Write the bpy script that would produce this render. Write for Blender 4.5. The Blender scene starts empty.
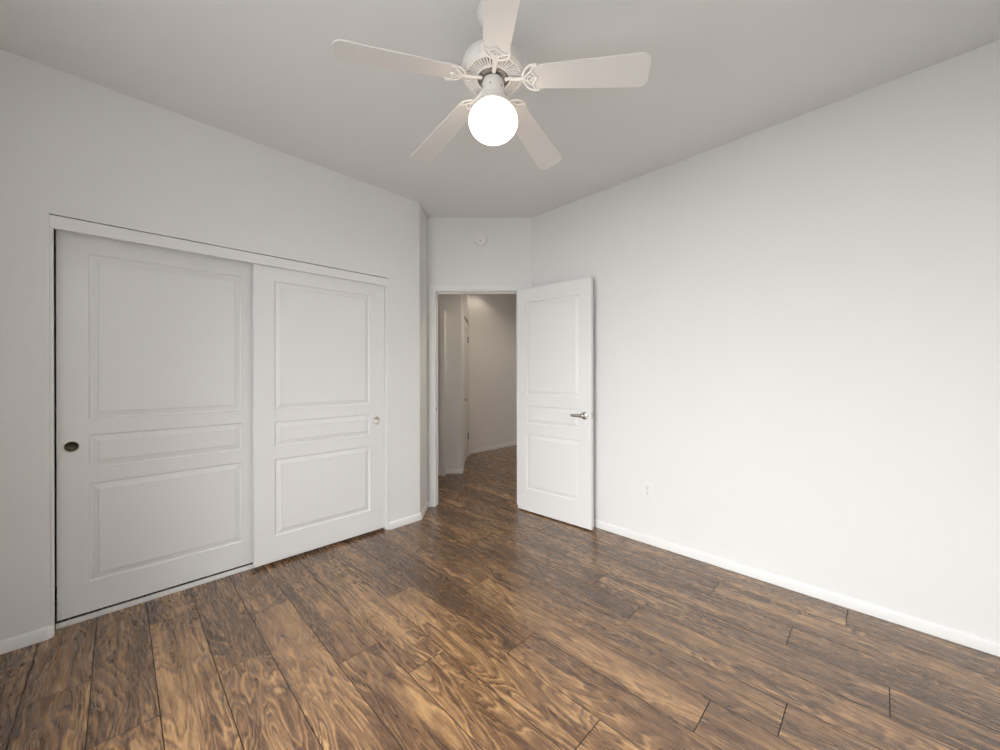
import bpy, bmesh, math, random
from mathutils import Vector, Matrix

S = bpy.context.scene
COL = S.collection
PI = math.pi
random.seed(7)

# ------------------------------------------------------------------ camera
# room axes: the closet wall is the plane X = 0 (room at X > 0), the long right
# wall is the plane Y = 2.7716, the entry wall cuts that corner at 45 degrees.
CAM = Vector((2.8206, 0.0, 1.2622))
FPX = 381.4
YAW = math.radians(45.0)
cam_d = bpy.data.cameras.new('camera')
cam = bpy.data.objects.new('camera', cam_d)
COL.objects.link(cam)
cam_d.sensor_fit = 'HORIZONTAL'
cam_d.sensor_width = 36.0
cam_d.lens = FPX / 1000.0 * 36.0
cam_d.shift_y = -1.66 / 1000.0
cam_d.clip_start = 0.02
ROLL = -0.0025
cam.matrix_world = (Matrix.Translation(CAM) @ Matrix.Rotation(YAW, 4, 'Z')
                    @ Matrix.Rotation(PI / 2, 4, 'X') @ Matrix.Rotation(ROLL, 4, 'Z'))
S.camera = cam

# ------------------------------------------------------------------ world, light, exposure
S.view_settings.view_transform = 'Standard'
S.view_settings.look = 'None'
S.view_settings.gamma = 1.0
S.view_settings.use_curve_mapping = False
S.view_settings.exposure = -0.06
S.cycles.denoising_prefilter = 'NONE'      # keeps the fine wood grain crisp
S.cycles.sample_clamp_indirect = 6.0

world = bpy.data.worlds.new('world')
S.world = world
world.use_nodes = True
bg = world.node_tree.nodes['Background']
bg.inputs['Color'].default_value = (0.955, 0.985, 1.0, 1)
bg.inputs['Strength'].default_value = 3.8


def area_light(name, loc, direction, sx, sy, power, color=(1, 1, 1), spread=180):
    d = bpy.data.lights.new(name, 'AREA')
    d.shape = 'RECTANGLE'
    d.size, d.size_y = sx, sy
    d.energy = power
    d.color = color
    d.spread = math.radians(spread)
    o = bpy.data.objects.new(name, d)
    COL.objects.link(o)
    o.location = loc
    o.rotation_euler = Vector(direction).to_track_quat('-Z', 'Y').to_euler()
    return o


# daylight coming in through the two windows behind the photographer
WIN1 = (1.22, 3.15, 0.68, 2.10)      # x0, x1, z0, z1 in the wall Y = -0.62
area_light('daylight', (2.25, -2.50, 2.75), (0, 1, -0.55), 4.2, 2.8, 760, (0.965, 0.985, 0.985))
# recessed hall lamp, a warm downlight in the hall ceiling
sd = bpy.data.lights.new('hall_downlight', 'SPOT')
sd.energy = 6.5
sd.color = (1.0, 0.86, 0.70)
sd.spot_size = math.radians(118)
sd.spot_blend = 0.35
sd.shadow_soft_size = 0.05
so = bpy.data.objects.new('hall_downlight', sd)
COL.objects.link(so)
so.location = (-1.42, 4.02, 2.70)
sd2 = sd.copy()  # added fill spot that brightens the hall, no fitting known there
sd2.energy = 40
sd2.spot_size = math.radians(160)
so2 = bpy.data.objects.new('hall_fill_near', sd2)
COL.objects.link(so2)
so2.location = (0.30, 3.75, 2.70)


# ------------------------------------------------------------------ helpers
def cw(cx, d, z=0.0):
    """sideways offset and depth seen from the photographer -> room point (45 degree axes)"""
    r = 1 / math.sqrt(2)
    return Vector((CAM.x + (cx - d) * r, (cx + d) * r, z))


def obj(name, bm, mat, parent=None, smooth=None, bevel=None):
    bmesh.ops.recalc_face_normals(bm, faces=bm.faces)
    me = bpy.data.meshes.new(name)
    bm.to_mesh(me)
    bm.free()
    o = bpy.data.objects.new(name, me)
    COL.objects.link(o)
    me.materials.append(mat)
    if parent is not None:
        o.parent = parent
    if smooth:
        for p in me.polygons:
            p.use_smooth = True
        me.set_sharp_from_angle(angle=math.radians(smooth))
    if bevel:
        m = o.modifiers.new('bevel', 'BEVEL')
        m.width = bevel
        m.segments = 2
        m.limit_method = 'ANGLE'
        m.angle_limit = math.radians(40)
    return o


def tag(o, label=None, cat=None, group=None, kind=None):
    if label:
        o['label'] = label
    if cat:
        o['category'] = cat
    if group:
        o['group'] = group
    if kind:
        o['kind'] = kind
    return o


def empty(name, loc, rotz=0.0):
    o = bpy.data.objects.new(name, None)
    o.empty_display_size = 0.1
    COL.objects.link(o)
    o.location = loc
    o.rotation_euler = (0, 0, rotz)
    return o


def box(bm, x0, x1, y0, y1, z0, z1, M=None):
    vs = [Vector((x, y, z)) for x in (x0, x1) for y in (y0, y1) for z in (z0, z1)]
    if M is not None:
        vs = [M @ v for v in vs]
    v = [bm.verts.new(p) for p in vs]
    for f in ((0, 1, 3, 2), (4, 6, 7, 5), (0, 4, 5, 1), (2, 3, 7, 6), (0, 2, 6, 4), (1, 5, 7, 3)):
        bm.faces.new([v[i] for i in f])


def prism(bm, pts, z0, z1):
    n = len(pts)
    a = [bm.verts.new((p[0], p[1], z0)) for p in pts]
    b = [bm.verts.new((p[0], p[1], z1)) for p in pts]
    bm.faces.new(a[::-1])
    bm.faces.new(b)
    for i in range(n):
        j = (i + 1) % n
        bm.faces.new((a[i], a[j], b[j], b[i]))


def sweep(bm, path, profile, closed_ends=True):
    """profile (offset to the left of travel, z) carried along a plan polyline with mitres"""
    rows = []
    n = len(path)
    for i, p in enumerate(path):
        p = Vector(p[:2])
        d0 = (p - Vector(path[i - 1][:2])).normalized() if i else None
        d1 = (Vector(path[i + 1][:2]) - p).normalized() if i < n - 1 else None
        if d0 is None:
            d0 = d1
        if d1 is None:
            d1 = d0
        n0 = Vector((-d0.y, d0.x))
        n1 = Vector((-d1.y, d1.x))
        m = (n0 + n1)
        m = m / (m.dot(n0))
        rows.append([bm.verts.new((p.x + m.x * o, p.y + m.y * o, z)) for o, z in profile])
    k = len(profile)
    for a, b in zip(rows, rows[1:]):
        for i in range(k):
            j = (i + 1) % k
            bm.faces.new((a[i], b[i], b[j], a[j]))
    if closed_ends:
        bm.faces.new(rows[0])
        bm.faces.new(rows[-1][::-1])


def lathe(bm, prof, n=48, M=None, axis_off=(0, 0)):
    """prof: (r, z) list turned about Z"""
    rings = []
    for r, z in prof:
        if r < 1e-6:
            p = Vector((axis_off[0], axis_off[1], z))
            rings.append([bm.verts.new(M @ p if M is not None else p)])
        else:
            ring = []
            for i in range(n):
                a = 2 * PI * i / n
                p = Vector((axis_off[0] + r * math.cos(a), axis_off[1] + r * math.sin(a), z))
                ring.append(bm.verts.new(M @ p if M is not None else p))
            rings.append(ring)
    for a, b in zip(rings, rings[1:]):
        for i in range(n):
            j = (i + 1) % n
            if len(a) == 1 and len(b) == 1:
                continue
            if len(a) == 1:
                bm.faces.new((a[0], b[i], b[j]))
            elif len(b) == 1:
                bm.faces.new((a[i], a[j], b[0]))
            else:
                bm.faces.new((a[i], a[j], b[j], b[i]))
    for ring in (rings[0], rings[-1]):
        if len(ring) > 1:
            try:
                bm.faces.new(ring)
            except ValueError:
                pass


def tube(bm, pts, rx, rz=None, n=10, M=None):
    """sweep an ellipse (rx sideways, rz vertical) along pts; rx, rz numbers or lists"""
    rz = rz if rz is not None else rx
    pts = [Vector(p) for p in pts]
    rows = []
    for i, p in enumerate(pts):
        a = pts[max(i - 1, 0)]
        b = pts[min(i + 1, len(pts) - 1)]
        t = (b - a).normalized()
        up = Vector((0, 0, 1))
        if abs(t.dot(up)) > 0.97:
            up = Vector((0, 1, 0))
        s = t.cross(up).normalized()
        u = s.cross(t).normalized()
        ra = rx[i] if isinstance(rx, (list, tuple)) else rx
        rb = rz[i] if isinstance(rz, (list, tuple)) else rz
        row = []
        for k in range(n):
            w = 2 * PI * k / n
            q = p + s * ra * math.cos(w) + u * rb * math.sin(w)
            row.append(bm.verts.new(M @ q if M is not None else q))
        rows.append(row)
    for a, b in zip(rows, rows[1:]):
        for i in range(n):
            j = (i + 1) % n
            bm.faces.new((a[i], a[j], b[j], b[i]))
    bm.faces.new(rows[0][::-1])
    bm.faces.new(rows[-1])


# ------------------------------------------------------------------ materials
def new_mat(name):
    m = bpy.data.materials.new(name)
    m.use_nodes = True
    nt = m.node_tree
    b = nt.nodes['Principled BSDF']
    return m, nt, b


def paint(name, col, rough=0.6, bump=0.05, scale=90.0, spec=0.3, var=0.012):
    m, nt, b = new_mat(name)
    tc = nt.nodes.new('ShaderNodeTexCoord')
    nz = nt.nodes.new('ShaderNodeTexNoise')
    nz.inputs['Scale'].default_value = scale
    nz.inputs['Detail'].default_value = 3
    nt.links.new(tc.outputs['Object'], nz.inputs['Vector'])
    bp = nt.nodes.new('ShaderNodeBump')
    bp.inputs['Strength'].default_value = bump
    bp.inputs['Distance'].default_value = 0.004
    nt.links.new(nz.outputs['Fac'], bp.inputs['Height'])
    nt.links.new(bp.outputs['Normal'], b.inputs['Normal'])
    n2 = nt.nodes.new('ShaderNodeTexNoise')
    n2.inputs['Scale'].default_value = 2.2
    nt.links.new(tc.outputs['Object'], n2.inputs['Vector'])
    mr = nt.nodes.new('ShaderNodeMapRange')
    mr.inputs['To Min'].default_value = 1 - var
    mr.inputs['To Max'].default_value = 1 + var
    nt.links.new(n2.outputs['Fac'], mr.inputs['Value'])
    mx = nt.nodes.new('ShaderNodeVectorMath')
    mx.operation = 'SCALE'
    mx.inputs[0].default_value = col
    nt.links.new(mr.outputs['Result'], mx.inputs['Scale'])
    nt.links.new(mx.outputs['Vector'], b.inputs['Base Color'])
    b.inputs['Roughness'].default_value = rough
    b.inputs['Specular IOR Level'].default_value = spec
    return m


def metal(name, col, rough, metallic=1.0):
    m, nt, b = new_mat(name)
    tc = nt.nodes.new('ShaderNodeTexCoord')
    nz = nt.nodes.new('ShaderNodeTexNoise')
    nz.inputs['Scale'].default_value = 60
    nt.links.new(tc.outputs['Object'], nz.inputs['Vector'])
    mr = nt.nodes.new('ShaderNodeMapRange')
    mr.inputs['To Min'].default_value = rough * 0.8
    mr.inputs['To Max'].default_value = rough * 1.2
    nt.links.new(nz.outputs['Fac'], mr.inputs['Value'])
    nt.links.new(mr.outputs['Result'], b.inputs['Roughness'])
    b.inputs['Base Color'].default_value = (*col, 1)
    b.inputs['Metallic'].default_value = metallic
    return m


M_WALL = paint('wall_paint', (0.80, 0.795, 0.785), 0.75, 0.10, 70)
M_CEIL = paint('ceiling_paint', (0.80, 0.80, 0.795), 0.8, 0.10, 60)
M_TRIM = paint('trim_paint', (0.815, 0.81, 0.80), 0.38, 0.01, 40, 0.45)
M_DOOR = paint('door_paint', (0.81, 0.805, 0.795), 0.42, 0.015, 120, 0.45)
M_FAN = paint('fan_enamel', (0.82, 0.80, 0.78), 0.35, 0.0, 40, 0.5)
M_BLADE = paint('fan_blade_laminate', (0.75, 0.735, 0.715), 0.45, 0.01, 50, 0.4)
M_PLASTIC = paint('white_plastic', (0.82, 0.81, 0.79), 0.35, 0.0, 40, 0.5)
M_DARK = paint('dark_void', (0.035, 0.032, 0.03), 0.7, 0.0, 40, 0.3)
M_NICKEL = metal('satin_nickel', (0.62, 0.59, 0.54), 0.30)
M_CHROME = metal('polished_chrome', (0.88, 0.87, 0.82), 0.30)
M_CUP_DARK = metal('dark_cup_metal', (0.05, 0.045, 0.03), 0.35)  # near-black metal for the left pull cup
M_MOTOR = metal('motor_steel', (0.30, 0.28, 0.26), 0.45)

# globe glass: milk glass lit from inside
M_GLOBE, nt, b = new_mat('lit_milk_glass')
b.inputs['Base Color'].default_value = (0.9, 0.88, 0.84, 1)
b.inputs['Roughness'].default_value = 0.2
b.inputs['Emission Color'].default_value = (1.0, 0.85, 0.68, 1)
b.inputs['Emission Strength'].default_value = 3.2

# thin window glass
M_GLASS = bpy.data.materials.new('window_glass')
M_GLASS.use_nodes = True
nt = M_GLASS.node_tree
nt.nodes.clear()
out = nt.nodes.new('ShaderNodeOutputMaterial')
tr = nt.nodes.new('ShaderNodeBsdfTransparent')
gl = nt.nodes.new('ShaderNodeBsdfGlossy')
gl.inputs['Roughness'].default_value = 0.02
mxs = nt.nodes.new('ShaderNodeMixShader')
mxs.inputs[0].default_value = 0.06
nt.links.new(tr.outputs[0], mxs.inputs[1])
nt.links.new(gl.outputs[0], mxs.inputs[2])
nt.links.new(mxs.outputs[0], out.inputs[0])


# laminate plank floor
def floor_material():
    m, nt, b = new_mat('walnut_laminate')
    L = nt.links.new

    def node(t, **kw):
        n = nt.nodes.new(t)
        for k, v in kw.items():
            setattr(n, k, v)
        return n

    def math_(op, a, bb=None, clamp=False):
        n = node('ShaderNodeMath', operation=op, use_clamp=clamp)
        for i, v in enumerate((a, bb)):
            if v is None:
                continue
            if isinstance(v, (int, float)):
                n.inputs[i].default_value = v
            else:
                L(v, n.inputs[i])
        return n.outputs[0]

    uv = node('ShaderNodeUVMap', uv_map='plank')
    rnd = node('ShaderNodeAttribute', attribute_name='plank_tone')

    def noise(sx, sy, detail, rough=0.5, dist=0.0):
        mp = node('ShaderNodeMapping')
        mp.inputs['Scale'].default_value = (sx, sy, 1)
        L(uv.outputs['UV'], mp.inputs['Vector'])
        nz = node('ShaderNodeTexNoise')
        nz.inputs['Scale'].default_value = 1.0
        nz.inputs['Detail'].default_value = detail
        nz.inputs['Roughness'].default_value = rough
        nz.inputs['Distortion'].default_value = dist
        L(mp.outputs['Vector'], nz.inputs['Vector'])
        return nz.outputs['Fac']

    def centred(v, k):
        return math_('MULTIPLY', math_('SUBTRACT', v, 0.5), k)

    # level lines of a smooth stretched field give the swirling flame figure
    jit = noise(9.0, 70.0, 2.0, 0.6)
    field = math_('ADD', noise(1.7, 9.0, 2.0, 0.45, 0.7), centred(jit, 0.05))
    lines = math_('ADD', math_('MULTIPLY', math_('SINE', math_('MULTIPLY', field, 85.0)), 0.5), 0.5)
    lines2 = math_('ADD', math_('MULTIPLY', math_('SINE', math_('MULTIPLY', field, 170.0)), 0.5), 0.5)
    mask = noise(2.0, 8.0, 2.0, 0.5)
    broad = noise(1.2, 12.0, 3.0, 0.55, 0.9)               # golden and dark zones
    fibre = noise(8.0, 95.0, 4.0, 0.62)                  # fine fibres along the plank
    pore = noise(30.0, 260.0, 1.0, 0.5)
    patch = noise(3.5, 19.0, 4.0, 0.6, 1.0)
    knot = noise(3.0, 6.5, 1.0, 0.4, 0.3)

    t = math_('ADD', math_('MULTIPLY', broad, 1.05), -0.02)
    t = math_('ADD', t, math_('MULTIPLY', centred(lines, 0.48), mask))
    t = math_('ADD', t, math_('MULTIPLY', centred(lines2, 0.34), mask))
    t = math_('ADD', t, centred(fibre, 0.42))
    t = math_('ADD', t, centred(patch, 0.24))
    t = math_('ADD', t, centred(rnd.outputs['Fac'], 0.20))
    kn = node('ShaderNodeMapRange')
    kn.inputs['From Min'].default_value = 0.70
    kn.inputs['From Max'].default_value = 0.80
    kn.inputs['To Min'].default_value = 0.0
    kn.inputs['To Max'].default_value = -0.22
    L(knot, kn.inputs['Value'])
    t = math_('ADD', t, kn.outputs['Result'])
    ramp = node('ShaderNodeValToRGB')
    cr = ramp.color_ramp
    cr.elements[0].position = 0.18
    cr.elements[0].color = (0.066, 0.031, 0.014, 1)
    cr.elements[1].position = 0.86
    cr.elements[1].color = (0.430, 0.245, 0.108, 1)
    e = cr.elements.new(0.40)
    e.color = (0.112, 0.055, 0.024, 1)
    e = cr.elements.new(0.58)
    e.color = (0.205, 0.107, 0.047, 1)
    L(t, ramp.inputs['Fac'])
    # dark pores
    pm = node('ShaderNodeMapRange')
    pm.inputs['From Min'].default_value = 0.62
    pm.inputs['From Max'].default_value = 0.75
    pm.inputs['To Min'].default_value = 1.0
    pm.inputs['To Max'].default_value = 0.85
    L(pore, pm.inputs['Value'])
    sc = node('ShaderNodeVectorMath', operation='SCALE')
    L(ramp.outputs['Color'], sc.inputs[0])
    L(pm.outputs['Result'], sc.inputs['Scale'])
    L(sc.outputs['Vector'], b.inputs['Base Color'])
    rr = node('ShaderNodeMapRange')
    rr.inputs['To Min'].default_value = 0.20
    rr.inputs['To Max'].default_value = 0.34
    L(fibre, rr.inputs['Value'])
    L(rr.outputs['Result'], b.inputs['Roughness'])
    b.inputs['Specular IOR Level'].default_value = 0.5
    b.inputs['IOR'].default_value = 1.9
    bp = node('ShaderNodeBump')
    bp.inputs['Strength'].default_value = 0.03
    bp.inputs['Distance'].default_value = 0.0012
    L(math_('ADD', fibre, math_('MULTIPLY', lines, 0.3)), bp.inputs['Height'])
    L(bp.outputs['Normal'], b.inputs['Normal'])
    return m


M_FLOOR = floor_material()
M_GROOVE = paint('plank_groove', (0.022, 0.014, 0.010), 0.7, 0.0, 40, 0.2)

# ------------------------------------------------------------------ setting: floor
H = 2.74
YR = 2.7716          # right wall
XN = 3.40            # wall behind the photographer, facing the closet
YN = -0.62           # window wall behind the photographer
INNER = (-0.229, 2.071)
CORNER = (0.4716, 2.7716)
XH = -1.745          # far hall wall


def build_floor():
    W = 0.1884
    Y0 = -0.0815
    LEN = 1.245
    known = {-2: 0.19, -1: 0.51, 1: 0.22, 2: 0.835, 3: 0.475, 4: 1.15, 5: 0.165, 6: 0.848, 7: 0.38,
             8: 1.107, 9: 1.319, 10: 1.898, 11: 1.596, 12: 2.506, 13: 2.128, 14: 1.447, 0: 0.93 - LEN, 15: 0.7}
    xa, xb, ya, yb = -2.6, 3.44, -0.70, 6.3
    bm = bmesh.new()
    uvl = bm.loops.layers.uv.new('plank')
    tone = bm.loops.layers.float_color.new('plank_tone')
    rng = random.Random(21)
    k0 = int(math.floor((ya - Y0) / W))
    k1 = int(math.ceil((yb - Y0) / W))
    g, dz = 0.0016, 0.0016
    for k in range(k0, k1):
        y0, y1 = Y0 + k * W, Y0 + (k + 1) * W
        j = known.get(k, rng.uniform(0, LEN))
        while j > xa:
            j -= LEN
        x = j
        while x < xb:
            x0, x1 = max(x, xa), min(x + LEN, xb)
            c0, c1 = max(y0, ya), min(y1, yb)
            if x1 - x0 > 0.01 and c1 - c0 > 0.005:
                ox, oy, tn = rng.uniform(0, 50), rng.uniform(0, 50), rng.random()
                flip = rng.choice((-1, 1))
                o = [(x0, c0), (x1, c0), (x1, c1), (x0, c1)]
                i = [(x0 + g, c0 + g), (x1 - g, c0 + g), (x1 - g, c1 - g), (x0 + g, c1 - g)]
                vo = [bm.verts.new((p[0], p[1], -dz)) for p in o]
                vi = [bm.verts.new((p[0], p[1], 0)) for p in i]
                f = bm.faces.new(vi)
                fs = [f]
                for q in range(4):
                    r = (q + 1) % 4
                    e = bm.faces.new((vo[q], vo[r], vi[r], vi[q]))
                    e.material_index = 1
                    fs.append(e)
                for e in fs:
                    for lp in e.loops:
                        co = lp.vert.co
                        lp[uvl].uv = (flip * (co.x - x0) + ox, (co.y - y0) + oy)
                        lp[tone] = (tn, tn, tn, 1)
            x += LEN
    # slab under the planks
    box(bm, xa, xb, ya, yb, -0.06, -0.0016)
    o = obj('floor', bm, M_FLOOR)
    o.data.materials.append(M_GROOVE)
    tag(o, kind='structure')


build_floor()

# ceiling
bm = bmesh.new()
box(bm, -2.7, XN + 0.12, YN - 0.14, 6.3, H, H + 0.1)
tag(obj('ceiling', bm, M_CEIL), kind='structure')

# ------------------------------------------------------------------ setting: walls
OY0, OY1, OZ = -0.222, 1.524, 2.035       # closet opening (inside the lining boards)
LIN = 0.020
LINL = 0.012


def arc(cx, cy, r, a0, a1, n=6):
    return [(cx + r * math.cos(math.radians(a0 + (a1 - a0) * i / n)),
             cy + r * math.sin(math.radians(a0 + (a1 - a0) * i / n))) for i in range(n + 1)]


bm = bmesh.new()
ya, yb = OY0 - LINL, OY1 + LIN
# pier left of the closet, bullnosed where it meets the lining
box(bm, -0.10, 0, YN, ya, 0, OZ)
box(bm, -0.10, 0, YN, ya, OZ, H)
# pier right of the closet with the outside corner and the short return
rc = 0.02
q = [(-0.10, yb), (0, yb)] + arc(-rc, 1.842 - rc * math.tan(math.radians(22.5)), rc, 0, 45) + \
    [INNER, (-0.34, 1.960), (-0.10, 1.72)]
prism(bm, q, 0, H)
box(bm, -0.10, 0, ya, yb, OZ, H)
tag(obj('wall_left', bm, M_WALL, smooth=30), kind='structure')

# closet interior
bm = bmesh.new()
box(bm, -0.76, -0.66, -0.72, 1.75, 0, H)
box(bm, -0.66, -0.10, -0.72, -0.62, 0, H)
box(bm, -0.66, -0.10, 1.65, 1.75, 0, H)
tag(obj('wall_closet', bm, M_WALL), kind='structure')

# right wall
bm = bmesh.new()
box(bm, CORNER[0] + 0.0, XN + 0.1, YR, YR + 0.12, 0, H)
tag(obj('wall_right', bm, M_WALL), kind='structure')

# entry wall, at 45 degrees, with the doorway
DW = 3.621
JL, JR, JZ = -0.611, 0.171, 2.040      # clear opening


def cbox(bm, c0, c1, d0, d1, z0, z1):
    pts = [cw(c0, d0), cw(c1, d0), cw(c1, d1), cw(c0, d1)]
    prism(bm, [(p.x, p.y) for p in pts], z0, z1)


bm = bmesh.new()
cbox(bm, -0.80, JL - 0.02, DW, DW + 0.12, 0, H)
pts = [cw(JR + 0.02, DW), Vector((CORNER[0], CORNER[1], 0)), Vector((CORNER[0], YR + 0.12, 0)), cw(JR + 0.02, DW + 0.12)]
prism(bm, [(p.x, p.y) for p in pts], 0, H)
cbox(bm, JL - 0.02, JR + 0.02, DW, DW + 0.12, JZ + 0.02, H)
tag(obj('wall_back', bm, M_WALL), kind='structure')

# window wall and the other wall behind the photographer
bm = bmesh.new()
x0, x1, z0, z1 = WIN1
box(bm, -0.10, x0, YN - 0.14, YN, 0, H)
box(bm, x1, XN + 0.12, YN - 0.14, YN, 0, H)
box(bm, x0, x1, YN - 0.14, YN, 0, z0)
box(bm, x0, x1, YN - 0.14, YN, z1, H)
tag(obj('wall_front', bm, M_WALL), kind='structure')
bm = bmesh.new()
box(bm, XN, XN + 0.12, YN, YR + 0.12, 0, H)
tag(obj('wall_near', bm, M_WALL), kind='structure')

# window
w = empty('window_1', ((x0 + x1) / 2, YN - 0.08, z0))
tag(w, kind='structure')
hw, hh = (x1 - x0) / 2, z1 - z0
bm = bmesh.new()
for a, b_, c, d in ((-hw, -hw + 0.05, 0, hh), (hw - 0.05, hw, 0, hh), (-hw + 0.05, hw - 0.05, 0, 0.05),
                    (-hw + 0.05, hw - 0.05, hh - 0.05, hh), (-0.025, 0.025, 0.05, hh - 0.05)):
    box(bm, a, b_, -0.03, 0.03, c, d)
obj('window_frame', bm, M_TRIM, w)
for s in (-1, 1):
    bm = bmesh.new()
    a, b_ = (0.025, hw - 0.05) if s > 0 else (-hw + 0.05, -0.025)
    box(bm, a, b_, -0.003, 0.003, 0.05, hh - 0.05)
    obj('window_pane', bm, M_GLASS, w)

# hall walls
HD = 4.805           # diagonal hall wall depth
HC = -0.483          # its right-hand corner
bm = bmesh.new()
cbox(bm, -1.35, HC, HD, HD + 0.10, 0, H)
tag(obj('wall_hall_left', bm, M_WALL), kind='structure')
bm = bmesh.new()
DD0, DD1 = 5.00, 5.80      # hall door opening, along the recess wall
cbox(bm, HC - 0.10, HC, HD + 0.10, DD0, 0, H)
e0 = cw(HC, HD + 0.10)
pe = cw(HC, DD1)
pf = cw(HC - 0.10, DD1)
tcorner = (XH, pe.y + (pe.x - XH))      # where the recess wall meets the far hall wall
prism(bm, [(pf.x, pf.y), (pe.x, pe.y), tcorner, (XH - 0.1, tcorner[1] - 0.04)], 0, H)
cbox(bm, HC - 0.10, HC, DD0, DD1, 2.03, H)
tag(obj('wall_hall_recess', bm, M_WALL), kind='structure')
bm = bmesh.new()
box(bm, XH - 0.1, XH, tcorner[1] - 0.04, 6.2, 0, H)
tag(obj('wall_hall_far', bm, M_WALL), kind='structure')
bm = bmesh.new()
box(bm, XH - 0.1, 0.62, 6.1, 6.2, 0, H)
box(bm, 0.52, 0.62, YR + 0.12, 6.1, 0, H)
tag(obj('wall_hall_right', bm, M_WALL), kind='structure')
bm = bmesh.new()
cbox(bm, -1.35, -1.25, DW + 0.0, HD, 0, H)
cbox(bm, -1.25, -0.80, DW, DW + 0.10, 0, H)
tag(obj('wall_hall_near', bm, M_WALL), kind='structure')

# ------------------------------------------------------------------ setting: baseboards
BH, BT = 0.058, 0.012
BPROF = [(0, 0), (BT, 0), (BT, BH - 0.010), (BT - 0.003, BH - 0.004), (BT - 0.007, BH), (0, BH)]


def base(name, *paths):
    bm = bmesh.new()
    for p in paths:
        sweep(bm, p, [(-o, z) for o, z in BPROF])
    tag(obj(name, bm, M_TRIM, smooth=40), kind='structure')


cl = cw(-0.692, DW)
csl = cw(-0.667, DW)
csr = cw(JR + 0.075, DW)
# profile sits to the right of travel
endarc = arc(-0.014, ya - 0.014, 0.014, 0, 80)
base('baseboard_left', [(0, YN + 0.012)] + endarc,
     [(0, yb + 0.0)] + [(0, 1.826)] + arc(-rc, 1.842 - rc * math.tan(math.radians(22.5)), rc, 0, 45, 3)[1:] + [INNER, (csl.x, csl.y)])
bm = bmesh.new()
sweep(bm, [(0, ya - 0.040)] + endarc, [(-o * 1.12, z * 1.012) for o, z in BPROF])
tag(obj('baseboard_left_end', bm, M_TRIM, smooth=40), kind='structure')
base('baseboard_back', [(csr.x, csr.y), CORNER, (CORNER[0] + 0.02, YR)])
base('baseboard_right', [(CORNER[0] + 0.02, YR), (XN, YR)])
bm_paths = [[(XN, YR), (XN, YN), (0.0, YN)]]
base('baseboard_near', *bm_paths)
hA, hB = cw(-0.679, HD), cw(HC, HD)
hC = cw(HC, DD0 - 0.07)
base('baseboard_hall_left', [(hA.x, hA.y), (hB.x, hB.y), (hC.x, hC.y)])
hD = cw(HC, DD1 + 0.07)
base('baseboard_hall_far', [(hD.x, hD.y), tcorner, (XH, 6.1), (0.52, 6.1)])

# ------------------------------------------------------------------ setting: closet lining, header board, floor guide
bm = bmesh.new()
box(bm, -0.030, 0.0006, OY0 - LINL, OY0, 0, OZ - 0.006)
tag(obj('trim_1', bm, M_TRIM, bevel=0.002), kind='structure')
bm = bmesh.new()
box(bm, -0.12, 0.004, OY1, OY1 + LIN, 0, OZ - 0.006)
tag(obj('trim_2', bm, M_TRIM, bevel=0.002), kind='structure')
bm = bmesh.new()
box(bm, -0.012, 0.006, OY0 - LINL, OY1 + LIN, 1.966, 2.029)
tag(obj('trim_3', bm, M_TRIM, bevel=0.003), kind='structure')
bm = bmesh.new()
box(bm, -0.120, -0.012, OY0, OY1, 2.005, 2.028)                 # track soffit the doors hang from
tag(obj('trim_4', bm, M_TRIM), kind='structure')
bm = bmesh.new()
box(bm, -0.078, -0.066, OY0, OY1, 0, 0.026)                     # floor guide rail between the doors
tag(obj('trim_5', bm, M_TRIM, bevel=0.002), kind='structure')


# ------------------------------------------------------------------ moulded doors
def rect_ring(bm, A, B):
    """quads between two rectangles given as 4 points each"""
    for i in range(4):
        j = (i + 1) % 4
        bm.faces.new((A[i], A[j], B[j], B[i]))


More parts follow.
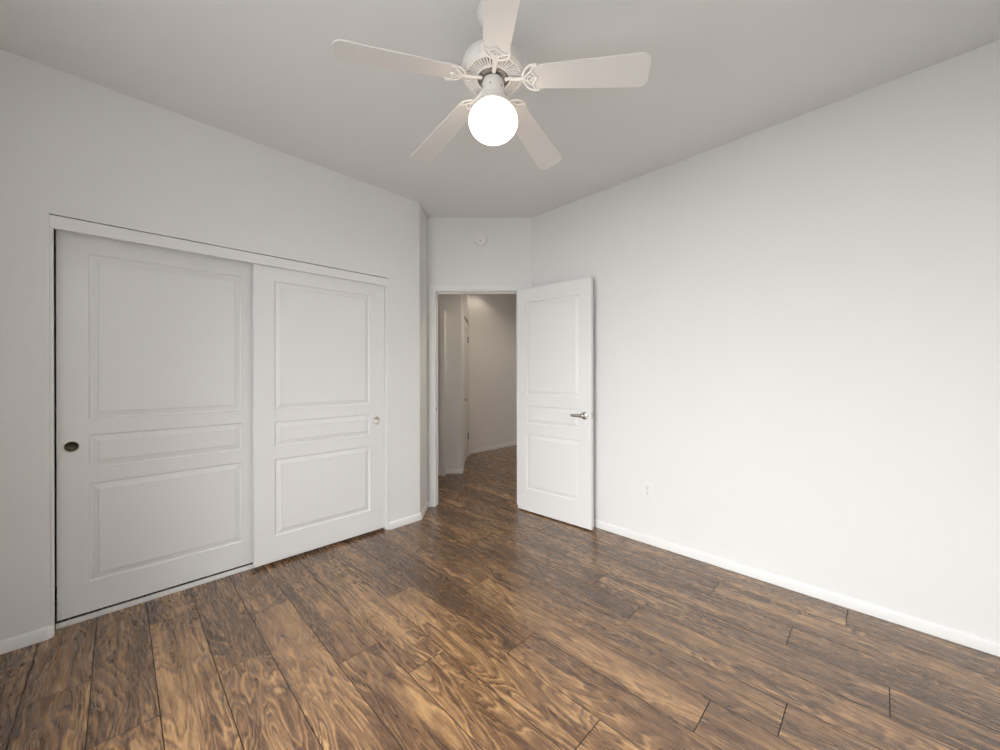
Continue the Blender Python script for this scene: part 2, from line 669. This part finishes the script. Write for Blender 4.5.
def door_leaf(bm, w, h, t, panels, both=False, hole=None, rings=None):
    """x 0..w, front face y=0 looking to -y, z 0..h. panels: (x0,x1,z0,z1).
    hole: (x, z, r, depth) round recess in a stile"""
    rings = rings or [(0.0, 0.0), (0.004, 0.0090), (0.010, 0.0100), (0.034, 0.0040), (0.037, 0.0012)]
    px0, px1 = panels[0][0], panels[0][1]
    zs = sorted(panels, key=lambda p: p[2])

    def side(y0, sgn):
        def V(x, d, z):
            return bm.verts.new((x, y0 + sgn * d, z))

        def rect(xa, xb, za, zb):
            bm.faces.new((V(xa, 0, za), V(xb, 0, za), V(xb, 0, zb), V(xa, 0, zb)))

        def stile(xa, xb):
            if hole and sgn > 0 and xa <= hole[0] <= xb:
                hx, hz, hr, hd = hole
                s = hr * 1.15
                rect(xa, xb, 0, hz - s)
                rect(xa, xb, hz + s, h)
                rect(xa, hx - s, hz - s, hz + s)
                rect(hx + s, xb, hz - s, hz + s)
                N = 32
                sq, ci = [], []
                for i in range(N):
                    a = 2 * PI * i / N + PI / 4
                    c, n_ = math.cos(a), math.sin(a)
                    k = s / max(abs(c), abs(n_))
                    sq.append(V(hx + c * k, 0, hz + n_ * k))
                    ci.append((hx + c * hr, hz + n_ * hr))
                c0 = [V(p[0], 0, p[1]) for p in ci]
                c1 = [V(p[0], hd, p[1]) for p in ci]
                for i in range(N):
                    j = (i + 1) % N
                    bm.faces.new((sq[i], sq[j], c0[j], c0[i]))
                    bm.faces.new((c0[i], c0[j], c1[j], c1[i]))
                bm.faces.new(c1)
            else:
                rect(xa, xb, 0, h)
        stile(0, px0)
        stile(px1, w)
        z = 0
        for p in zs:
            rect(px0, px1, z, p[2])
            z = p[3]
        rect(px0, px1, z, h)
        for (xa, xb, za, zb) in panels:
            prev = None
            for ins, d in rings:
                cur = [V(xa + ins, d, za + ins), V(xb - ins, d, za + ins), V(xb - ins, d, zb - ins), V(xa + ins, d, zb - ins)]
                if prev:
                    rect_ring(bm, prev, cur)
                prev = cur
            bm.faces.new(prev)
    side(0, 1)
    if both:
        side(t, -1)
    else:
        v = [bm.verts.new(p) for p in ((0, t, 0), (w, t, 0), (w, t, h), (0, t, h))]
        bm.faces.new(v)
    for (xa, xb, za, zb) in ((0, 0, 0, h), (w, w, 0, h)):
        v = [bm.verts.new(p) for p in ((xa, 0, 0), (xa, t, 0), (xa, t, h), (xa, 0, h))]
        bm.faces.new(v)
    for z in (0, h):
        v = [bm.verts.new(p) for p in ((0, 0, z), (w, 0, z), (w, t, z), (0, t, z))]
        bm.faces.new(v)
    bmesh.ops.remove_doubles(bm, verts=bm.verts, dist=1e-5)


def flush_pull(parent, x, z, r, cup_mat, rim_mat):
    """round recessed finger pull; axis along y, front towards -y"""
    M = Matrix.Translation((x, 0, z)) @ Matrix.Rotation(PI / 2, 4, 'X')
    bm = bmesh.new()
    lathe(bm, [(r + 0.0035, 0.0), (r + 0.0035, 0.0012), (r + 0.001, 0.0026), (r - 0.002, 0.0018), (r - 0.003, -0.001)], 40, M)
    bm.faces.ensure_lookup_table()
    caps = [f for f in bm.faces if len(f.verts) > 8]
    bmesh.ops.delete(bm, geom=caps, context='FACES_ONLY')
    rim = tag(obj('finger_pull', bm, rim_mat, parent, smooth=50), 'round metal finger pull')
    bm = bmesh.new()
    lathe(bm, [(r - 0.003, 0.0005), (r - 0.004, -0.006), (r - 0.009, -0.0085), (0, -0.0095)], 40, M)
    bm.faces.ensure_lookup_table()
    caps = [f for f in bm.faces if len(f.verts) > 8]
    bmesh.ops.delete(bm, geom=caps, context='FACES_ONLY')
    obj('pull_cup', bm, cup_mat, rim, smooth=50)


# closet sliding doors hang in the plane X = const, front face towards +X
def closet_door(name, y0, y1, xf, zb, zt, pull_y, pull_z, label, cup, rim, p0, p1, rows):
    root = empty(name, (xf, y0, zb), PI / 2)      # local x -> +Y, local -y -> +X
    tag(root, label, 'closet door', None, 'structure')
    w, h = y1 - y0, zt - zb
    P = [(p0 - y0, p1 - y0, a - zb, c - zb) for a, c in rows]
    bm = bmesh.new()
    px, pz = pull_y - y0, pull_z - zb
    door_leaf(bm, w, h, 0.035, P, hole=(px, pz, 0.0285, 0.012))
    obj('door_leaf', bm, M_DOOR, root)
    flush_pull(root, px, pz, 0.028, cup, rim)
    return root


closet_door('door_1', -0.2190, 0.664, -0.081, 0.034, 2.003, -0.170, 0.896,
            'wide white sliding closet door on the left with a dark round pull', M_CUP_DARK, M_NICKEL, -0.110, 0.560,
            [(1.030, 1.887), (0.776, 0.949), (0.186, 0.697)])
closet_door('door_2', 0.611, 1.521, -0.020, 0.022, 2.003, 1.450, 0.889,
            'white sliding closet door on the right in front of its twin, bright round pull', M_CHROME, M_NICKEL, 0.730, 1.396,
            [(1.022, 1.877), (0.779, 0.944), (0.187, 0.695)])

# ------------------------------------------------------------------ room door frame (entry wall)
CT = 0.012
bm = bmesh.new()
# jamb boards
cbox(bm, JL - 0.02, JL, DW - 0.002, DW + 0.125, 0, JZ + 0.02)
cbox(bm, JR, JR + 0.02, DW - 0.002, DW + 0.125, 0, JZ + 0.02)
cbox(bm, JL, JR, DW - 0.002, DW + 0.125, JZ, JZ + 0.02)
# stop strips
cbox(bm, JL, JL + 0.011, DW + 0.042, DW + 0.075, 0, JZ)
cbox(bm, JR - 0.011, JR, DW + 0.042, DW + 0.075, 0, JZ)
cbox(bm, JL, JR, DW + 0.042, DW + 0.075, JZ - 0.011, JZ)
door_frame = obj('trim_6', bm, M_TRIM, bevel=0.0015)
tag(door_frame, kind='structure')


def casing(name, segs):
    bm = bmesh.new()
    for c0, c1, d0, d1, z0, z1 in segs:
        cbox(bm, c0, c1, d0, d1, z0, z1)
    tag(obj(name, bm, M_TRIM, bevel=0.004), kind='structure')


casing('trim_7', [(JL - 0.064, JL - 0.010, DW - CT, DW, 0, JZ + 0.068),
                  (JR + 0.014, JR + 0.070, DW - CT, DW, 0, JZ + 0.068),
                  (JL - 0.010, JR + 0.014, DW - CT, DW, JZ + 0.012, JZ + 0.068)])

# strike plate on the latch-side jamb
MS = Matrix.Translation(cw(JL, DW + 0.02, 0.925)) @ Matrix.Rotation(YAW, 4, 'Z')
bm = bmesh.new()
box(bm, 0.0002, 0.0016, -0.018, 0.012, -0.028, 0.028, MS)
box(bm, -0.002, 0.0016, -0.0235, -0.018, -0.016, 0.016, MS)
strike = tag(obj('strike_plate', bm, M_NICKEL, door_frame), 'small nickel strike plate')
bm = bmesh.new()
box(bm, 0.0012, 0.0019, -0.010, 0.006, -0.012, 0.012, MS)
obj('latch_hole', bm, M_DARK, strike)

# ------------------------------------------------------------------ room door, swung open against the right wall
DWID, DHT, DTH = 0.758, 2.018, 0.035
HX, HDp = 0.164, 3.545              # hinge edge of the visible face, in (sideways, depth)
ANG = math.radians(-42.2)           # leaf direction from the sideways axis
p0 = cw(HX, HDp, 0.012)
door = empty('door_3', p0, YAW + ANG)
tag(door, 'white moulded room door with lever handle, swung open against the right wall', 'door', None, 'structure')
bm = bmesh.new()
P = [(0.103, DWID - 0.105, 1.053, 1.895), (0.103, DWID - 0.105, 0.795, 0.957), (0.103, DWID - 0.105, 0.200, 0.700)]
door_leaf(bm, DWID, DHT, DTH, P, both=True)
obj('door_leaf', bm, M_DOOR, door)


def lever(parent, x, z, y, sgn):
    """sgn -1: on the front face (towards -y)"""
    M = Matrix.Translation((x, y, z)) @ Matrix.Rotation(PI / 2 * (1 if sgn < 0 else -1), 4, 'X')
    bm = bmesh.new()
    lathe(bm, [(0.0, 0.0), (0.0315, 0.0), (0.0315, 0.004), (0.028, 0.008), (0.018, 0.010), (0.0125, 0.014), (0.0115, 0.030), (0.0, 0.030)], 40, M)
    r = obj('rosette', bm, M_NICKEL, parent, smooth=40)
    bm = bmesh.new()
    yy = y + sgn * 0.040
    tube(bm, [(x + 0.012, yy, z), (x + 0.004, yy, z), (x - 0.02, yy, z + 0.001), (x - 0.05, yy - sgn * 0.001, z + 0.001),
              (x - 0.08, yy - sgn * 0.003, z - 0.001), (x - 0.104, yy - sgn * 0.006, z - 0.003), (x - 0.110, yy - sgn * 0.007, z - 0.004)],
         [0.008, 0.011, 0.0085, 0.0075, 0.007, 0.0065, 0.003], [0.010, 0.0150, 0.0140, 0.0130, 0.0120, 0.0105, 0.005], 14)
    lathe(bm, [(0.0, 0.028), (0.0118, 0.028), (0.0118, 0.046), (0.008, 0.049), (0.0, 0.049)], 24, M)
    tag(obj('lever', bm, M_NICKEL, r, smooth=60), 'satin nickel lever')
    bm = bmesh.new()
    lathe(bm, [(0.0, 0.0495), (0.0035, 0.0495), (0.0035, 0.048), (0, 0.048)], 16, M)
    obj('privacy_pin', bm, M_DARK, r)


lever(door, DWID - 0.062, 0.908, 0.0, -1)
lever(door, DWID - 0.062, 0.912, DTH, 1)
bm = bmesh.new()
box(bm, DWID - 0.0005, DWID + 0.0012, 0.005, 0.030, 0.912 - 0.028, 0.912 + 0.028)
lp = obj('latch_plate', bm, M_NICKEL, door)
bm = bmesh.new()
box(bm, DWID + 0.0005, DWID + 0.010, 0.010, 0.025, 0.912 - 0.008, 0.912 + 0.008)
obj('latch_bolt', bm, M_NICKEL, lp)
for z in (0.22, 1.01, 1.80):
    bm = bmesh.new()
    M = Matrix.Translation((-0.004, DTH + 0.008, z - 0.045))
    lathe(bm, [(0.0, -0.004), (0.004, -0.003), (0.0065, 0), (0.0065, 0.09), (0.004, 0.093), (0, 0.094)], 16, M)
    box(bm, -0.0016, 0.0002, 0.003, DTH - 0.002, z - 0.045, z + 0.045)
    obj('hinge', bm, M_NICKEL, door, smooth=40)
bm = bmesh.new()
box(bm, DWID - 0.012, DWID + 0.0004, DTH - 0.008, DTH + 0.012, 0.055, 0.069)
obj('rubber_bumper', bm, M_PLASTIC, door, bevel=0.002)

# ------------------------------------------------------------------ hall: cased opening at the left and the panelled hall door
bm = bmesh.new()
cbox(bm, -0.737, -0.679, 4.690, HD, 0, 2.036)
cbox(bm, -0.900, -0.741, 4.712, HD, 0, 2.030)
tag(obj('trim_8', bm, M_TRIM, bevel=0.003), kind='structure')
casing('trim_9', [(HC, HC + CT, DD0 - 0.065, DD0 - 0.005, 0, 2.09), (HC, HC + CT, DD1 + 0.005, DD1 + 0.065, 0, 2.09),
                  (HC, HC + CT, DD0 - 0.005, DD1 + 0.005, 2.035, 2.09)])
ph = cw(HC - 0.008, DD0 + 0.004, 0.012)
hd = empty('door_4', ph, YAW + PI / 2)
tag(hd, 'white panelled door in the hall, seen edge-on through the doorway', 'door', None, 'structure')
w = DD1 - DD0 - 0.008
bm = bmesh.new()
P = [(0.115, w - 0.115, 1.053, 1.895), (0.115, w - 0.115, 0.795, 0.957), (0.115, w - 0.115, 0.200, 0.700)]
door_leaf(bm, w, 2.014, DTH, P)
obj('door_leaf', bm, M_DOOR, hd)
for z in (0.30, 1.76):
    bm = bmesh.new()
    lathe(bm, [(0.0, 0.0), (0.007, 0.0), (0.007, 0.09), (0, 0.09)], 14, Matrix.Translation((w + 0.002, -0.009, z - 0.045)))
    box(bm, w - 0.03, w + 0.001, -0.0015, 0.001, z - 0.045, z + 0.045)
    obj('hinge', bm, M_MOTOR, hd, smooth=40)

bm = bmesh.new()
lathe(bm, [(0, 0.0), (0.030, 0.0), (0.029, 0.005), (0.013, 0.009), (0.011, 0.026), (0.019, 0.032), (0.0225, 0.041), (0.018, 0.050), (0, 0.053)], 28,
      Matrix.Translation((0.062, 0, 0.905)) @ Matrix.Rotation(PI / 2, 4, 'X'))
obj('door_knob', bm, M_NICKEL, hd, smooth=45)

# ------------------------------------------------------------------ ceiling fan
FX, FY = 1.700, 1.085
fan = empty('ceiling_fan', (FX, FY, H))
tag(fan, 'white five-blade ceiling fan with a lit round globe hanging from the ceiling', 'ceiling fan')


def zl(z):
    return z - H


def fl(name, prof, mat, parent=None, n=64, sm=35):
    bm = bmesh.new()
    lathe(bm, [(r, zl(z)) for r, z in prof], n)
    return obj(name, bm, mat, parent or fan, smooth=sm)


fl('canopy', [(0, 2.7395), (0.066, 2.7395), (0.066, 2.730), (0.062, 2.712), (0.050, 2.696), (0.030, 2.688), (0, 2.688)], M_FAN)
fl('downrod', [(0, 2.69), (0.013, 2.69), (0.013, 2.56), (0, 2.56)], M_FAN, n=24)
hous = fl('motor_housing', [(0, 2.566), (0.024, 2.566), (0.040, 2.560), (0.075, 2.556), (0.103, 2.547), (0.119, 2.532), (0.1265, 2.512),
                            (0.1290, 2.492), (0.1275, 2.480), (0.1225, 2.472), (0.1170, 2.471), (0.1165, 2.488), (0.0, 2.488)], M_FAN)
# vented underside: two rings joined by fine radial ribs over the dark inside
bm = bmesh.new()
NR = 56


def ring(bm, r0, r1, z0, z1, n=72):
    for (za, zb_, ra, rb) in ((z0, z0, r0, r1), (z1, z1, r0, r1), (z0, z1, r0, r0), (z0, z1, r1, r1)):
        A = [bm.verts.new((ra * math.cos(2 * PI * i / n), ra * math.sin(2 * PI * i / n), zl(za))) for i in range(n)]
        B = [bm.verts.new((rb * math.cos(2 * PI * i / n), rb * math.sin(2 * PI * i / n), zl(zb_))) for i in range(n)]
        for i in range(n):
            j = (i + 1) % n
            bm.faces.new((A[i], A[j], B[j], B[i]))


ring(bm, 0.109, 0.1185, 2.467, 2.473)
ring(bm, 0.064, 0.073, 2.463, 2.473)
for i in range(NR):
    M = Matrix.Rotation(2 * PI * i / NR, 4, 'Z')
    box(bm, 0.071, 0.111, -0.0028, 0.0028, zl(2.465), zl(2.472), M)
bmesh.ops.remove_doubles(bm, verts=bm.verts, dist=1e-6)
obj('vent_grille', bm, M_FAN, hous)
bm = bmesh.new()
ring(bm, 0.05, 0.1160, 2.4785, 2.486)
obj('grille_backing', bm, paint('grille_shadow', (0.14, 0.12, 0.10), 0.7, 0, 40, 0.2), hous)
# rotor plate the blade irons bolt to
rot = fl('rotor', [(0, 2.486), (0.060, 2.486), (0.060, 2.468), (0.052, 2.463), (0, 2.463)], M_MOTOR)
for i in range(10):
    a = 2 * PI * (i + 0.5) / 10
    bm = bmesh.new()
    lathe(bm, [(0, zl(2.4640)), (0.0045, zl(2.4640)), (0.0045, zl(2.4600)), (0, zl(2.4590))], 12, None, (0.053 * math.cos(a), 0.053 * math.sin(a)))
    obj('screw', bm, M_NICKEL, rot)
sw = fl('switch_housing', [(0, 2.464), (0.030, 2.464), (0.041, 2.456), (0.0445, 2.444), (0.0455, 2.396), (0.040, 2.392), (0, 2.392)], M_FAN)
for a in (-0.25, 0.85, 1.95, 3.0, 4.1, 5.2):
    bm = bmesh.new()
    M = Matrix.Translation((0, 0, zl(2.418))) @ Matrix.Rotation(a - PI / 4, 4, 'Z') @ Matrix.Translation((0.0450, 0, 0)) @ Matrix.Rotation(PI / 2, 4, 'Y')
    lathe(bm, [(0, -0.001), (0.0028, -0.001), (0.0028, 0.0012), (0, 0.0016)], 12, M)
    obj('screw', bm, M_MOTOR, sw)
# fitter with a toothed rim
bm = bmesh.new()
lathe(bm, [(0, zl(2.396)), (0.044, zl(2.396)), (0.047, zl(2.393)), (0.0475, zl(2.367)), (0.0575, zl(2.363)), (0.0590, zl(2.354)), (0.0535, zl(2.3525)), (0, zl(2.3560))], 64)
for i in range(36):
    box(bm, 0.0460, 0.0510, -0.0022, 0.0022, zl(2.390), zl(2.370), Matrix.Rotation(2 * PI * i / 36, 4, 'Z'))
obj('globe_fitter', bm, M_FAN, fan)
# globe
GR, GB, GZ = 0.1005, 0.0765, 2.290          # slightly squat globe
pr = []
for i in range(33):
    a = -PI / 2 + (PI * 0.815) * i / 32
    pr.append((GR * math.cos(a), GZ + GB * math.sin(a)))
pr[0] = (0, GZ - GB)
pr += [(0, 2.3558)]
tag(fl('globe', pr, M_GLOBE, n=64, sm=60), 'lit white glass globe')

# blades
BZ = 2.447
BLADE_R0, BLADE_R1 = 0.158, 0.606


def blade_outline():
    pts = []
    rt = 0.034
    w0, w1 = 0.050, 0.0665
    pts += [(BLADE_R0 + 0.012, -w0 + 0.004), (BLADE_R0 + 0.026, -w0)]
    pts.append((BLADE_R1 - rt, -w1))
    for i in range(1, 8):
        a = -PI / 2 + PI / 2 * i / 8
        pts.append((BLADE_R1 - rt + rt * math.cos(a), -w1 + rt + rt * math.sin(a)))
    half = pts + [(BLADE_R1, -w1 + rt)]
    other = [(x, -y) for x, y in half][::-1]
    root = [(BLADE_R0, 0.034), (BLADE_R0, -0.034)]
    return half + other + root


def smooth_curve(pts, n=6):
    out_ = []
    P_ = [Vector(p) for p in pts]
    for i in range(len(P_) - 1):
        a, b_, c, d = P_[max(i - 1, 0)], P_[i], P_[i + 1], P_[min(i + 2, len(P_) - 1)]
        for k in range(n):
            t = k / n
            out_.append(0.5 * ((2 * b_) + (-a + c) * t + (2 * a - 5 * b_ + 4 * c - d) * t * t + (-a + 3 * b_ - 3 * c + d) * t ** 3))
    out_.append(P_[-1])
    return out_


def build_blade():
    bm = bmesh.new()
    prism(bm, blade_outline(), 0.0, 0.0055)
    return bm


def build_iron():
    """cast iron holder under the blade root: curved rim, spine, ribs and scalloped front bar"""
    bm = bmesh.new()
    zc = -0.003
    rim = [(0.176 - 0.052 * math.cos(a), 0.054 * math.sin(a), zc) for a in [math.radians(-97 + 194 * i / 24) for i in range(25)]]
    tube(bm, rim, 0.0050, 0.0036, 8)
    bar = smooth_curve([(0.184, -0.053, zc), (0.169, -0.045, zc), (0.163, -0.028, zc), (0.172, -0.012, zc), (0.180, 0, zc),
                        (0.172, 0.012, zc), (0.163, 0.028, zc), (0.169, 0.045, zc), (0.184, 0.053, zc)], 4)
    tube(bm, bar, 0.0048, 0.0034, 8)
    tube(bm, smooth_curve([(0.126, 0, zc), (0.138, -0.010, zc), (0.152, -0.022, zc), (0.165, -0.031, zc)], 4), 0.0042, 0.0034, 8)
    tube(bm, smooth_curve([(0.126, 0, zc), (0.138, 0.010, zc), (0.152, 0.022, zc), (0.165, 0.031, zc)], 4), 0.0042, 0.0034, 8)
    # curl in the middle
    tube(bm, [(0.152 + 0.009 * math.cos(a), 0.009 * math.sin(a), zc) for a in [2 * PI * i / 20 for i in range(21)]], 0.0032, 0.0032, 8)
    tube(bm, [(0.160, 0, zc), (0.180, 0, zc)], 0.0042, 0.0034, 8)
    for x, y in ((0.183, -0.051), (0.183, 0.051), (0.179, 0.0)):
        lathe(bm, [(0, -0.0085), (0.0045, -0.0075), (0.0062, -0.0045), (0.0062, 0.0), (0, 0.0)], 14, None, (x, y))
    return bm


def build_arm():
    bm = bmesh.new()
    tube(bm, smooth_curve([(0.050, 0, zl(2.456)), (0.066, 0, zl(2.454)), (0.086, 0, zl(2.450)), (0.106, 0, zl(2.446)), (0.130, 0, zl(2.445))], 5),
         0.0085, 0.0055, 12)
    return bm


PITCH = math.radians(12.5)
DROOP = math.radians(7.0)
for k in range(5):
    A = math.radians(31.7 - 72 * k)
    Mz = Matrix.Rotation(A, 4, 'Z')
    Mb = (Mz @ Matrix.Translation((0.128, 0, zl(BZ))) @ Matrix.Rotation(DROOP, 4, 'Y')
          @ Matrix.Translation((-0.128, 0, 0)) @ Matrix.Rotation(-PITCH, 4, 'X'))
    bm = build_blade()
    bm.transform(Mb)
    bl = obj('blade', bm, M_BLADE, fan, bevel=0.0012)
    bm = build_iron()
    bm.transform(Mb)
    bm2 = build_arm()
    bm2.transform(Mz)
    tmp = bpy.data.meshes.new('tmp')
    bm2.to_mesh(tmp)
    bm2.free()
    bm.from_mesh(tmp)
    bpy.data.meshes.remove(tmp)
    obj('blade_iron', bm, M_FAN, bl, smooth=50)

# ------------------------------------------------------------------ smoke detector on the entry wall
ps = cw(-0.177, DW, 2.536)
sm = empty('smoke_detector', ps, YAW)
tag(sm, 'round white smoke detector high on the wall above the doorway', 'smoke detector')
MY = Matrix.Rotation(PI / 2, 4, 'X')
bm = bmesh.new()
lathe(bm, [(0, 0.0), (0.068, 0.0), (0.069, 0.004), (0.068, 0.010), (0.060, 0.011), (0, 0.011)], 56, MY)
obj('mounting_base', bm, M_PLASTIC, sm, smooth=40)
bm = bmesh.new()
lathe(bm, [(0, 0.010), (0.063, 0.010), (0.0645, 0.016), (0.063, 0.026), (0.057, 0.032), (0.046, 0.0345), (0.044, 0.0325), (0.042, 0.0345), (0, 0.036)], 56, MY)
obj('cover', bm, M_PLASTIC, sm, smooth=35)
bm = bmesh.new()
lathe(bm, [(0, 0.034), (0.0105, 0.034), (0.0105, 0.0375), (0, 0.038)], 24, MY @ Matrix.Translation((0.008, 0.004, 0)))
obj('test_button', bm, M_PLASTIC, sm, smooth=40)
bm = bmesh.new()
lathe(bm, [(0, 0.0352), (0.0042, 0.0352), (0.0042, 0.0366), (0, 0.0366)], 16, MY @ Matrix.Translation((-0.005, -0.028, 0)))
obj('indicator_hole', bm, M_DARK, sm)

# ------------------------------------------------------------------ power outlet on the right wall
ol = empty('wall_outlet', (1.594, YR, 0.395), 0)
tag(ol, 'white duplex power outlet low on the bright right wall', 'outlet')
bm = bmesh.new()
box(bm, -0.035, 0.035, -0.0055, 0, -0.0575, 0.0575)
obj('cover_plate', bm, M_PLASTIC, ol, bevel=0.003)
for z in (0.0195, -0.0195):
    bm = bmesh.new()
    pts = []
    for i in range(28):
        a = 2 * PI * i / 28
        pts.append((0.0172 * math.cos(a), max(-0.0142, min(0.0142, 0.0172 * math.sin(a)))))
    prism(bm, pts, 0, 0.0025)
    bm.transform(Matrix.Translation((0, -0.0055, z)) @ MY)
    r = obj('receptacle', bm, M_PLASTIC, ol)
    bm = bmesh.new()
    box(bm, -0.0078, -0.0052, -0.0084, -0.0075, z - 0.001, z + 0.0085)
    box(bm, 0.0052, 0.0078, -0.0084, -0.0075, z - 0.001, z + 0.0075)
    lathe(bm, [(0, 0.0075), (0.0028, 0.0075), (0.0028, 0.0084), (0, 0.0084)], 12, Matrix.Translation((0, 0, z - 0.0075)) @ MY)
    obj('slots', bm, M_DARK, r)
bm = bmesh.new()
lathe(bm, [(0, 0.005), (0.0032, 0.005), (0.0032, 0.0064), (0, 0.0068)], 14, MY)
obj('screw', bm, M_NICKEL, ol)
